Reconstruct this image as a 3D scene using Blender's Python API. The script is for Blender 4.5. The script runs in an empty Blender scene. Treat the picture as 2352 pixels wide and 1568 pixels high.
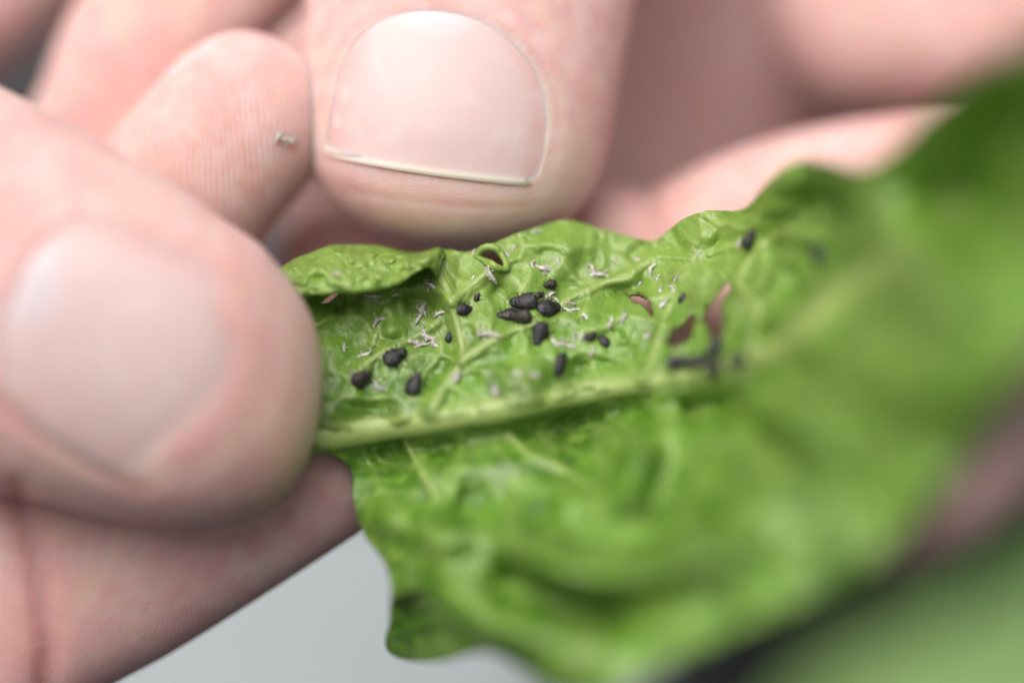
import bpy, bmesh, math, random
import numpy as np
from mathutils import Vector, Matrix
from mathutils.bvhtree import BVHTree
from mathutils.kdtree import KDTree

random.seed(7)
rng = np.random.default_rng(7)
sc = bpy.context.scene
COL = sc.collection
sc.unit_settings.scale_length = 0.01            # one unit = one centimetre

# ------------------------------------------------------------------ camera
D = 30.0                                         # focus distance, cm
K = 6.7 / 2352 / D                               # tangent per photograph pixel (2352 px wide view)
TH = math.radians(28)                            # camera looks down at the hands
F = np.array((0, math.cos(TH), -math.sin(TH)))
R = np.array((1.0, 0, 0))
U = np.array((0, math.sin(TH), math.cos(TH)))
CAM = -D * F
cam = bpy.data.cameras.new('camera')
cam.sensor_width = 36
cam.lens = 36 * D / 6.7
cam.clip_start = 0.5
cam.clip_end = 5000
cam.dof.use_dof = True
cam.dof.focus_distance = D
APERTURE = 3.6                                   # pupil diameter, cm
cam.dof.aperture_fstop = cam.lens * 1e-3 / APERTURE
co = bpy.data.objects.new('camera', cam)
COL.objects.link(co)
co.location = CAM
co.rotation_euler = (math.pi / 2 - TH, 0, 0)
sc.camera = co

# ------------------------------------------------------------------ light
SUN_EL, SUN_AZ = math.radians(66), math.radians(226)    # azimuth clockwise from +Y (seen from above)
w = bpy.data.worlds.new('World')
sc.world = w
w.use_nodes = True
nt = w.node_tree
bg = nt.nodes['Background']
sky = nt.nodes.new('ShaderNodeTexSky')
sky.sky_type = 'NISHITA'
sky.sun_disc = False
sky.sun_elevation = SUN_EL
sky.sun_rotation = SUN_AZ
sky.dust_density = 9.0
sky.air_density = .45
sky.ozone_density = .3
nt.links.new(sky.outputs[0], bg.inputs[0])
bg.inputs[1].default_value = 0.052
sun = bpy.data.lights.new('sun', 'SUN')
sun.energy = 1.5
sun.angle = math.radians(64)
sun.color = (1.0, 0.97, 0.95)
so = bpy.data.objects.new('sun', sun)
COL.objects.link(so)
sd = Vector((math.sin(SUN_AZ) * math.cos(SUN_EL), math.cos(SUN_AZ) * math.cos(SUN_EL), math.sin(SUN_EL)))
so.rotation_euler = sd.to_track_quat('Z', 'Y').to_euler()
so.location = sd * 60

sc.view_settings.view_transform = 'Standard'
sc.view_settings.look = 'None'
sc.view_settings.gamma = 1
sc.view_settings.exposure = 1.12
sc.cycles.use_denoising = True
sc.cycles.max_bounces = 8
sc.cycles.transmission_bounces = 6

# ------------------------------------------------------------------ helpers
def W(px, py, d):
    """a point of the place: seen at photo pixel (px, py), d cm behind the focus plane"""
    px, py, d = np.broadcast_arrays(np.asarray(px, float), np.asarray(py, float), np.asarray(d, float))
    s = (D + d)[..., None]
    return CAM + s * (F + (px[..., None] - 1176) * K * R + (784 - py[..., None]) * K * U)

def P(v):
    q = np.asarray(v) - CAM
    z = q @ F
    return 1176 + (q @ R) / z / K, 784 - (q @ U) / z / K, z - D

def tag(o, label=None, cat=None, group=None, kind=None):
    if label: o['label'] = label
    if cat: o['category'] = cat
    if group: o['group'] = group
    if kind: o['kind'] = kind
    return o

def mesh_obj(name, verts, faces, mat=None, parent=None, smooth=True, attrs=None):
    me = bpy.data.meshes.new(name)
    me.from_pydata([tuple(v) for v in np.asarray(verts)], [], [tuple(int(i) for i in f) for f in faces])
    me.update()
    if smooth:
        me.polygons.foreach_set('use_smooth', [True] * len(me.polygons))
    for k, a in (attrs or {}).items():
        me.attributes.new(k, 'FLOAT', 'POINT').data.foreach_set('value', np.asarray(a, np.float32))
    if mat: me.materials.append(mat)
    o = bpy.data.objects.new(name, me)
    COL.objects.link(o)
    if parent: o.parent = parent
    return o

def empty(name, loc=(0, 0, 0)):
    o = bpy.data.objects.new(name, None)
    o.empty_display_size = .3
    o.location = loc
    COL.objects.link(o)
    return o

def catmull(pts, n):
    """n samples along a Catmull-Rom curve through the rows of pts, about evenly spaced by index"""
    p = np.asarray(pts, float)
    m = len(p)
    q = np.vstack([2 * p[0] - p[1], p, 2 * p[-1] - p[-2]])
    t = np.linspace(0, m - 1, n)
    i = np.minimum(t.astype(int), m - 2)
    f = (t - i)[:, None]
    a, b, c, d = q[i], q[i + 1], q[i + 2], q[i + 3]
    return .5 * (2 * b + (c - a) * f + (2 * a - 5 * b + 4 * c - d) * f ** 2 + (3 * b - a - 3 * c + d) * f ** 3)

def _hash(ix, iy, s):
    h = (ix * 374761393 + iy * 668265263 + s * 974711) & 0xFFFFFFFF
    h = ((h ^ (h >> 13)) * 1274126177) & 0xFFFFFFFF
    return ((h ^ (h >> 16)) & 0xFFFF) / 65535.0

def vnoise(x, y, s=0):
    x = np.asarray(x, float); y = np.asarray(y, float)
    ix = np.floor(x).astype(np.int64); iy = np.floor(y).astype(np.int64)
    fx = x - ix; fy = y - iy
    fx = fx * fx * fx * (fx * (fx * 6 - 15) + 10); fy = fy * fy * fy * (fy * (fy * 6 - 15) + 10)
    a = _hash(ix, iy, s); b = _hash(ix + 1, iy, s); c = _hash(ix, iy + 1, s); d = _hash(ix + 1, iy + 1, s)
    return (a + (b - a) * fx) * (1 - fy) + (c + (d - c) * fx) * fy - .5

def fbm(x, y, s=0, o=3):
    r = 0; a = 1
    for k in range(o):
        r = r + a * vnoise(x * 2 ** k, y * 2 ** k, s + 17 * k); a *= .5
    return r

def seg_dist(px, py, poly):
    """distance from points to a polyline, and the position 0..1 along it"""
    best = np.full(px.shape, 1e9); tt = np.zeros(px.shape)
    L = [0]
    for a, b in zip(poly[:-1], poly[1:]): L.append(L[-1] + math.hypot(b[0] - a[0], b[1] - a[1]))
    for k, (a, b) in enumerate(zip(poly[:-1], poly[1:])):
        dx, dy = b[0] - a[0], b[1] - a[1]
        l2 = dx * dx + dy * dy + 1e-9
        t = np.clip(((px - a[0]) * dx + (py - a[1]) * dy) / l2, 0, 1)
        dd = np.hypot(px - a[0] - t * dx, py - a[1] - t * dy)
        m = dd < best
        best = np.where(m, dd, best)
        tt = np.where(m, (L[k] + t * math.sqrt(l2)) / L[-1], tt)
    return best, tt

def inside(px, py, poly):
    r = np.zeros(px.shape, bool)
    n = len(poly)
    for k in range(n):
        x1, y1 = poly[k]; x2, y2 = poly[(k + 1) % n]
        c = ((y1 > py) != (y2 > py)) & (px < (x2 - x1) * (py - y1) / (y2 - y1 + 1e-12) + x1)
        r ^= c
    return r

def sm(x, a, b):
    t = np.clip((x - a) / (b - a), 0, 1)
    return t * t * (3 - 2 * t)

# ------------------------------------------------------------------ materials
def new_mat(name):
    m = bpy.data.materials.new(name)
    m.use_nodes = True
    n = m.node_tree
    return m, n, n.nodes['Principled BSDF']

def node(n, t, **kw):
    x = n.nodes.new(t)
    for k, v in kw.items():
        if k.startswith('i_'):
            x.inputs[k[2:].replace('_', ' ')].default_value = v
        else:
            setattr(x, k, v)
    return x

def mixc(n, fac, a, b, blend='MIX'):
    x = n.nodes.new('ShaderNodeMix'); x.data_type = 'RGBA'; x.blend_type = blend
    for sock, v in ((0, fac), (6, a), (7, b)):
        if hasattr(v, 'is_output') or hasattr(v, 'links'): n.links.new(v, x.inputs[sock])
        else: x.inputs[sock].default_value = v
    return x.outputs[2]

def math_n(n, op, a, b=None, c=None):
    x = n.nodes.new('ShaderNodeMath'); x.operation = op
    for i, v in enumerate((a, b, c)):
        if v is None: continue
        if hasattr(v, 'links'): n.links.new(v, x.inputs[i])
        else: x.inputs[i].default_value = v
    return x.outputs[0]

def attr(n, name):
    x = n.nodes.new('ShaderNodeAttribute'); x.attribute_name = name
    return x.outputs['Fac']

def noise(n, scale, detail=3, rough=.5, vec=None):
    x = n.nodes.new('ShaderNodeTexNoise')
    x.inputs['Scale'].default_value = scale; x.inputs['Detail'].default_value = detail
    x.inputs['Roughness'].default_value = rough
    if vec is None:
        g = n.nodes.new('ShaderNodeNewGeometry'); vec = g.outputs['Position']
    n.links.new(vec, x.inputs['Vector'])
    return x.outputs['Fac']

def ramp(n, fac, a, b):
    x = n.nodes.new('ShaderNodeMapRange'); x.interpolation_type = 'SMOOTHSTEP'
    n.links.new(fac, x.inputs[0]); x.inputs[1].default_value = a; x.inputs[2].default_value = b
    return x.outputs[0]

def bump(n, h, strength, dist, prev=None):
    x = n.nodes.new('ShaderNodeBump')
    x.inputs['Strength'].default_value = strength; x.inputs['Distance'].default_value = dist
    n.links.new(h, x.inputs['Height'])
    if prev is not None: n.links.new(prev, x.inputs['Normal'])
    return x.outputs[0]

def skin_material():
    m, n, b = new_mat('skin')
    c = mixc(n, ramp(n, noise(n, 1.6, 2), .38, .64), (.69, .465, .445, 1), (.73, .535, .51, 1))
    c = mixc(n, ramp(n, noise(n, 6.0, 3), .42, .66), c, (.68, .44, .42, 1))
    c = mixc(n, math_n(n, 'MULTIPLY', ramp(n, noise(n, 2.6, 3), .46, .68), .35), c, (.64, .35, .33, 1))
    c = mixc(n, math_n(n, 'MULTIPLY', ramp(n, noise(n, 3.7, 3), .5, .7), .5), c, (.72, .56, .46, 1))
    c = mixc(n, attr(n, 'red'), c, (.56, .21, .185, 1))
    c = mixc(n, attr(n, 'pale'), c, (.76, .62, .52, 1))
    n.links.new(c, b.inputs['Base Color'])
    b.inputs['Roughness'].default_value = .48
    b.inputs['Specular IOR Level'].default_value = .42
    b.inputs['Subsurface Weight'].default_value = 1.0
    b.inputs['Subsurface Radius'].default_value = (.40, .12, .06)
    b.inputs['Subsurface Scale'].default_value = .55
    g = n.nodes.new('ShaderNodeNewGeometry')
    vor = n.nodes.new('ShaderNodeTexVoronoi'); vor.feature = 'DISTANCE_TO_EDGE'; vor.inputs['Scale'].default_value = 42
    n.links.new(g.outputs['Position'], vor.inputs['Vector'])
    h = bump(n, ramp(n, vor.outputs['Distance'], 0, .12), .5, .008)
    h = bump(n, noise(n, 60, 4, .65), .5, .010, h)
    h = bump(n, noise(n, 9, 3), .25, .03, h)
    ph = math_n(n, 'ADD', attr(n, 'ridge'), math_n(n, 'MULTIPLY', noise(n, 3.0, 3), 9.0))
    s = math_n(n, 'MULTIPLY', math_n(n, 'SINE', ph), math_n(n, 'MULTIPLY', attr(n, 'rmask'), ramp(n, noise(n, 11, 3), .3, .62)))
    h = bump(n, s, .55, .010, h)
    n.links.new(h, b.inputs['Normal'])
    return m

def nail_material():
    m, n, b = new_mat('nail')
    c = mixc(n, attr(n, 'free'), (.655, .475, .465, 1), (.76, .66, .57, 1))
    c = mixc(n, attr(n, 'lunula_sheen'), c, (.635, .56, .59, 1))  # half-moon tone with a bluish-white sky reflection painted into the colour
    c = mixc(n, attr(n, 'rim'), c, (.69, .40, .385, 1))
    c = mixc(n, ramp(n, noise(n, 5, 3), .5, .75), c, (.68, .53, .505, 1))
    c = mixc(n, attr(n, 'distal'), c, (.695, .475, .45, 1))
    n.links.new(c, b.inputs['Base Color'])
    b.inputs['Roughness'].default_value = .46
    b.inputs['Specular IOR Level'].default_value = .42
    b.inputs['Subsurface Weight'].default_value = .6
    b.inputs['Subsurface Radius'].default_value = (.3, .15, .1)
    b.inputs['Subsurface Scale'].default_value = .12
    b.inputs['Coat Weight'].default_value = .2
    b.inputs['Coat Roughness'].default_value = .3
    s = math_n(n, 'SINE', attr(n, 'across'))
    h = bump(n, s, .05, .003)
    h = bump(n, noise(n, 14, 3), .12, .02, h)
    n.links.new(h, b.inputs['Normal'])
    return m

def leaf_material():
    m, n, b = new_mat('leaf')
    c = mixc(n, ramp(n, noise(n, 2.2, 3), .36, .66), (.038, .15, .005, 1), (.128, .335, .016, 1))
    c = mixc(n, ramp(n, noise(n, 10, 4), .45, .72), c, (.19, .40, .035, 1))
    c = mixc(n, attr(n, 'yellow_green'), c, (.29, .47, .08, 1))
    c = mixc(n, attr(n, 'vein'), c, (.42, .56, .17, 1))
    gg = n.nodes.new('ShaderNodeNewGeometry')
    vn = n.nodes.new('ShaderNodeTexVoronoi'); vn.feature = 'DISTANCE_TO_EDGE'; vn.inputs['Scale'].default_value = 9
    n.links.new(gg.outputs['Position'], vn.inputs['Vector'])
    c = mixc(n, math_n(n, 'MULTIPLY', math_n(n, 'SUBTRACT', 1.0, ramp(n, vn.outputs['Distance'], .0, .10)), .22), c, (.36, .50, .10, 1))
    c = mixc(n, attr(n, 'stain_darkening'), c, (.09, .10, .012, 1))
    n.links.new(c, b.inputs['Base Color'])
    g = n.nodes.new('ShaderNodeNewGeometry')
    vor = n.nodes.new('ShaderNodeTexVoronoi'); vor.feature = 'DISTANCE_TO_EDGE'; vor.inputs['Scale'].default_value = 14
    n.links.new(g.outputs['Position'], vor.inputs['Vector'])
    vor2 = n.nodes.new('ShaderNodeTexVoronoi'); vor2.inputs['Scale'].default_value = 85
    n.links.new(g.outputs['Position'], vor2.inputs['Vector'])
    h = bump(n, ramp(n, vor.outputs['Distance'], .0, .22), -.25, .012)
    h = bump(n, vor2.outputs['Distance'], -.6, .008, h)
    h = bump(n, noise(n, 90, 3, .6), .5, .006, h)
    h = bump(n, noise(n, 30, 4, .6), .55, .012, h)
    n.links.new(h, b.inputs['Normal'])
    r = n.nodes.new('ShaderNodeMapRange'); n.links.new(noise(n, 7, 3), r.inputs[0])
    r.inputs[1].default_value = .35; r.inputs[2].default_value = .7; r.inputs[3].default_value = .30; r.inputs[4].default_value = .52
    n.links.new(r.outputs[0], b.inputs['Roughness'])
    b.inputs['Specular IOR Level'].default_value = .6
    b.inputs['Coat Weight'].default_value = .62
    b.inputs['Coat Roughness'].default_value = .22
    n.links.new(h, b.inputs['Coat Normal'])
    tr = n.nodes.new('ShaderNodeBsdfTranslucent')
    tc = mixc(n, .5, c, (.24, .46, .01, 1))
    n.links.new(tc, tr.inputs['Color'])
    n.links.new(h, tr.inputs['Normal'])
    mx = n.nodes.new('ShaderNodeMixShader'); mx.inputs[0].default_value = .36
    n.links.new(b.outputs[0], mx.inputs[1]); n.links.new(tr.outputs[0], mx.inputs[2])
    n.links.new(mx.outputs[0], n.nodes['Material Output'].inputs['Surface'])
    return m

def simple(name, col, rough=.5, spec=.5, n1=None, col2=None, bs=0, bd=.01, bscale=30):
    m, n, b = new_mat(name)
    if col2:
        n.links.new(mixc(n, ramp(n, noise(n, n1, 4), .35, .68), (*col, 1), (*col2, 1)), b.inputs['Base Color'])
    else:
        b.inputs['Base Color'].default_value = (*col, 1)
    b.inputs['Roughness'].default_value = rough
    b.inputs['Specular IOR Level'].default_value = spec
    if bs: n.links.new(bump(n, noise(n, bscale, 4), bs, bd), b.inputs['Normal'])
    return m

SKIN, NAIL, LEAF = skin_material(), nail_material(), leaf_material()
APHID = simple('aphid_black', (.004, .0045, .006), .42, .5, 30, (.024, .026, .031), .7, .01, 70)
APHID_BROWN = simple('aphid_brown', (.009, .007, .006), .5, .45, 30, (.040, .031, .026), .7, .01, 70)
LIMB = simple('aphid_limb', (.022, .018, .014), .5, .4)
HUSK = simple('shed_skin', (.56, .545, .50), .6, .35, 30, (.28, .27, .24), .6, .006, 70)
TABLE = simple('wall_render', (.31, .35, .365), .55, .4, .35, (.27, .31, .325), .1, .02, 8)
POT = simple('black_plastic', (.008, .009, .009), .6, .3, 3, (.012, .013, .012), .1, .02, 10)
SOIL = simple('soil', (.015, .012, .009), .95, .1, 2, (.035, .027, .02), .8, .3, 4)
GROUND = simple('ground_asphalt', (.03, .032, .035), .9, .2, .1, (.05, .052, .055), .4, .3, 1)
PLANT = simple('plant_leaf', (.10, .195, .055), .55, .35, .5, (.13, .235, .065), .2, .03, 6)

# ------------------------------------------------------------------ surroundings
def build_surroundings():
    g = mesh_obj('ground', [(-2000, -2000, -85), (2000, -2000, -85), (2000, 2000, -85), (-2000, 2000, -85)], [(0, 1, 2, 3)], GROUND)
    tag(g, kind='structure')
    # low wall behind the hands: body and coping
    t = empty('garden_wall', (-46, 19.5, -85))
    tag(t, 'pale grey low wall, blurred beyond and below the hands', 'wall')
    for nm, dims, z in (('wall_body', (100, 8, 66), 33), ('coping', (101.4, 10.4, 5), 68.5)):
        bm = bmesh.new()
        bmesh.ops.create_cube(bm, size=1, matrix=Matrix.Translation((0, 0, z)) @ Matrix.Diagonal((*dims, 1)))
        bmesh.ops.bevel(bm, geom=bm.edges[:], offset=.7, segments=3, affect='EDGES')
        me = bpy.data.meshes.new(nm); bm.to_mesh(me); bm.free(); me.materials.append(TABLE)
        o = bpy.data.objects.new(nm, me); COL.objects.link(o); o.parent = t
    # plant pot with soil and broad leaves
    pc = Vector(tuple(W(3140, 1500, 20.0)[:2]) + (-85.0,))
    p = empty('potted_plant', pc)
    tag(p, 'broad green leaf plant in a tall black planter, blurred below the crinkled leaf', 'plant')
    prof = [(0, 0), (6.8, 0), (7.1, .3), (8.6, 79.0), (9.0, 79.1), (9.1, 81.6), (8.9, 81.8), (8.5, 81.7), (8.3, 80.0), (0, 79.9)]
    n = 64
    vs, fs = [], []
    for r, z in prof[1:-1]:
        for k in range(n):
            a = 2 * math.pi * k / n; vs.append((r * math.cos(a), r * math.sin(a), z))
    m = len(prof) - 2
    for i in range(m - 1):
        for k in range(n):
            fs.append((i * n + k, i * n + (k + 1) % n, (i + 1) * n + (k + 1) % n, (i + 1) * n + k))
    fs.append(tuple(range(n))[::-1])
    mesh_obj('pot', vs, fs, POT, p)
    sv, sf = [(0, 0, 80.2)], []
    for j in range(1, 9):
        for k in range(n):
            a = 2 * math.pi * k / n; r = 8.32 * j / 8
            sv.append((r * math.cos(a), r * math.sin(a), 80.0 + .3 * random.random() * (j < 8)))
    for k in range(n): sf.append((0, 1 + k, 1 + (k + 1) % n))
    for j in range(7):
        for k in range(n):
            a, b = 1 + j * n, 1 + (j + 1) * n
            sf.append((a + k, b + k, b + (k + 1) % n, a + (k + 1) % n))
    mesh_obj('soil', sv, sf, SOIL, p)

    def big_leaf(pts, width, up, mat=PLANT):
        """broad leaf along world points pts, side vector from up"""
        c = catmull(pts, 40)
        vs, fs = [], []
        T = np.gradient(c, axis=0); T /= np.linalg.norm(T, axis=1)[:, None]
        S = np.cross(T, up); S /= np.linalg.norm(S, axis=1)[:, None]
        N = np.cross(S, T)
        for i in range(40):
            s = i / 39
            w_ = width * (math.sin(math.pi * min(1, .04 + s * .96) ** .75)) ** .8 + .02
            for j in range(21):
                v = j / 10 - 1
                zz = .18 * width * v * v + .06 * width * math.sin(i * .9 + 2 * v) * abs(v) - .05 * width * math.exp(-(v / .08) ** 2)
                vs.append(c[i] + S[i] * w_ * v + N[i] * zz)
        for i in range(39):
            for j in range(20):
                a = i * 21 + j
                fs.append((a, a + 1, a + 22, a + 21))
        o = mesh_obj('leaf', np.array(vs) - np.array(pc), fs, mat, p)
        md = o.modifiers.new('thick', 'SOLIDIFY'); md.thickness = .05; md.offset = 0
        return o
    vup = -F * .8 + U * .6
    # (photo px, py, distance) the blade that fills the lower right corner, then others further back
    big_leaf(W([1640, 1850, 2110, 2320, 2520, 2740, 3000], [2240, 2010, 1850, 1720, 1550, 1220, 830], [-5.6, -6.0, -6.2, -6.2, -6.1, -6.0, -5.8]), .84, vup)
    big_leaf(W([2300, 2520, 2800, 3100], [2300, 1900, 1600, 1400], [6.2, 6.3, 6.5, 6.9]), 1.3, vup)
    # stalks from the soil to the blades
    for a, b in ((W(1640, 2240, -5.6), (-5.0, -6.0, 80.0)), (W(2300, 2300, 6.2), (-3.0, -7.0, 80.0))):
        a = np.array(a) - np.array(pc)
        mid = (a + np.array(b)) / 2 + np.array((0, -2.0, -2.5))
        tube_obj('stem', [b, mid, a], .14, PLANT, p)

def tube_mesh(pts, rad, nseg=10, ns=None, flat=1.0, up=None, cap=True):
    pts = np.asarray(pts, float)
    ns = ns or max(6, len(pts) * 5)
    rad = np.asarray(rad, float) * np.ones(len(pts))
    c = catmull(np.c_[pts, rad], ns)
    r = np.maximum(c[:, 3], 1e-4); c = c[:, :3]
    T = np.gradient(c, axis=0); T /= np.linalg.norm(T, axis=1)[:, None] + 1e-12
    up = np.array((0.12, .3, .95)) if up is None else np.asarray(up)
    S = np.cross(T, up); S /= np.linalg.norm(S, axis=1)[:, None] + 1e-12
    N = np.cross(S, T)
    a = np.linspace(0, 2 * np.pi, nseg, endpoint=False)
    V = c[:, None] + r[:, None, None] * (S[:, None] * np.cos(a)[None, :, None] + flat * N[:, None] * np.sin(a)[None, :, None])
    V = V.reshape(-1, 3)
    fs = []
    for i in range(ns - 1):
        for k in range(nseg):
            fs.append((i * nseg + k, i * nseg + (k + 1) % nseg, (i + 1) * nseg + (k + 1) % nseg, (i + 1) * nseg + k))
    if cap:
        fs.append(tuple(range(nseg))[::-1]); fs.append(tuple((ns - 1) * nseg + k for k in range(nseg)))
    return V, fs

def tube_obj(name, pts, rad, mat, parent, attrs=None, **kw):
    V, fs = tube_mesh(pts, rad, **kw)
    at = {k: np.full(len(V), v) for k, v in (attrs or {}).items()}
    return mesh_obj(name, V, fs, mat, parent, attrs=at)

build_surroundings()

# ------------------------------------------------------------------ hands
def loft(st, capL=0.0, pw=2.2, front=-F, nr=90, nseg=72, ex=2.25, pwt=None):
    """digit or palm from stations (px, py, depth, half width px, half thickness to camera cm, away cm)"""
    a = np.array(st, float)
    c = W(a[:, 0], a[:, 1], a[:, 2])
    wid = a[:, 3] * K * (D + a[:, 2])
    rows = catmull(np.c_[c, wid, a[:, 4], a[:, 5]], 400)
    s = np.r_[0, np.cumsum(np.linalg.norm(np.diff(rows[:, :3], axis=0), axis=1))]
    capc = capL * K * D
    # denser rings at the tip
    q = np.linspace(0, 1, nr)
    body = np.linspace(0, s[-1] - capc, nr, endpoint=False)
    tip = s[-1] - capc + capc * np.sin(np.linspace(0, np.pi / 2, 40)) if capc else np.array([s[-1]])
    ss = np.r_[body, tip]
    rr = np.stack([np.interp(ss, s, rows[:, k]) for k in range(6)], 1)
    mul = np.ones(len(ss))
    if capc:
        x = np.clip((ss - (s[-1] - capc)) / capc, 0, 1)
        mul = np.maximum((1 - x ** pw), 0) ** (1 / pw)
        mul = np.maximum(mul, .004)
        mt = np.maximum((1 - x ** (pwt or pw)), 0) ** (1 / (pwt or pw)); mt = np.maximum(mt, .004)
    else: mt = mul
    T = np.gradient(rr[:, :3], axis=0)
    T /= np.linalg.norm(T, axis=1)[:, None]
    S = np.cross(T, front); S /= np.linalg.norm(S, axis=1)[:, None]
    N = np.cross(S, T)
    ang = np.linspace(0, 2 * np.pi, nseg, endpoint=False)
    ca, sa = np.cos(ang), np.sin(ang)
    cx = np.sign(ca) * np.abs(ca) ** (2 / ex); sx = np.sign(sa) * np.abs(sa) ** (2 / ex)
    th = np.where(sa > 0, rr[:, 4:5], rr[:, 5:6])
    V = rr[:, None, :3] + (S[:, None] * (mul[:, None] * rr[:, 3:4] * cx[None])[..., None] + N[:, None] * (mt[:, None] * th * sx[None])[..., None])
    V = V.reshape(-1, 3)
    n = len(ss)
    fs = []
    for i in range(n - 1):
        for k in range(nseg):
            fs.append((i * nseg + k, i * nseg + (k + 1) % nseg, (i + 1) * nseg + (k + 1) % nseg, (i + 1) * nseg + k))
    fs.append(tuple(range(nseg))[::-1]); fs.append(tuple((n - 1) * nseg + k for k in range(nseg)))
    return V, fs

def fuse(name, parts, voxel, it=8):
    V, Fs, off = [], [], 0
    for v, f in parts:
        V.append(v); Fs += [tuple(i + off for i in q) for q in f]; off += len(v)
    o = mesh_obj(name, np.vstack(V), Fs, SKIN)
    md = o.modifiers.new('r', 'REMESH'); md.mode = 'VOXEL'; md.voxel_size = voxel; md.adaptivity = 0
    s = o.modifiers.new('s', 'SMOOTH'); s.factor = .5; s.iterations = it
    dg = bpy.context.evaluated_depsgraph_get()
    me = bpy.data.meshes.new_from_object(o.evaluated_get(dg))
    old = o.data
    o.modifiers.clear()
    o.data = me
    bpy.data.meshes.remove(old)
    me.name = name
    return o

def verts_of(me):
    a = np.empty(len(me.vertices) * 3); me.vertices.foreach_get('co', a); a = a.reshape(-1, 3)
    b = np.empty(len(me.vertices) * 3); me.vertex_normals.foreach_get('vector', b); b = b.reshape(-1, 3)
    return a, b

def nail_rows(Lc, Rc, n, bow=(0, 0), m=33):
    L_, R_ = catmull(Lc, n), catmull(Rc, n)
    t = np.linspace(0, 1, m)
    g = L_[:, None] * (1 - t)[None, :, None] + R_[:, None] * t[None, :, None]
    j = np.linspace(0, 1, n)
    g = g + np.array(bow)[None, None] * (j[:, None, None] ** 2) * (4 * t * (1 - t))[None, :, None]
    return g

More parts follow.
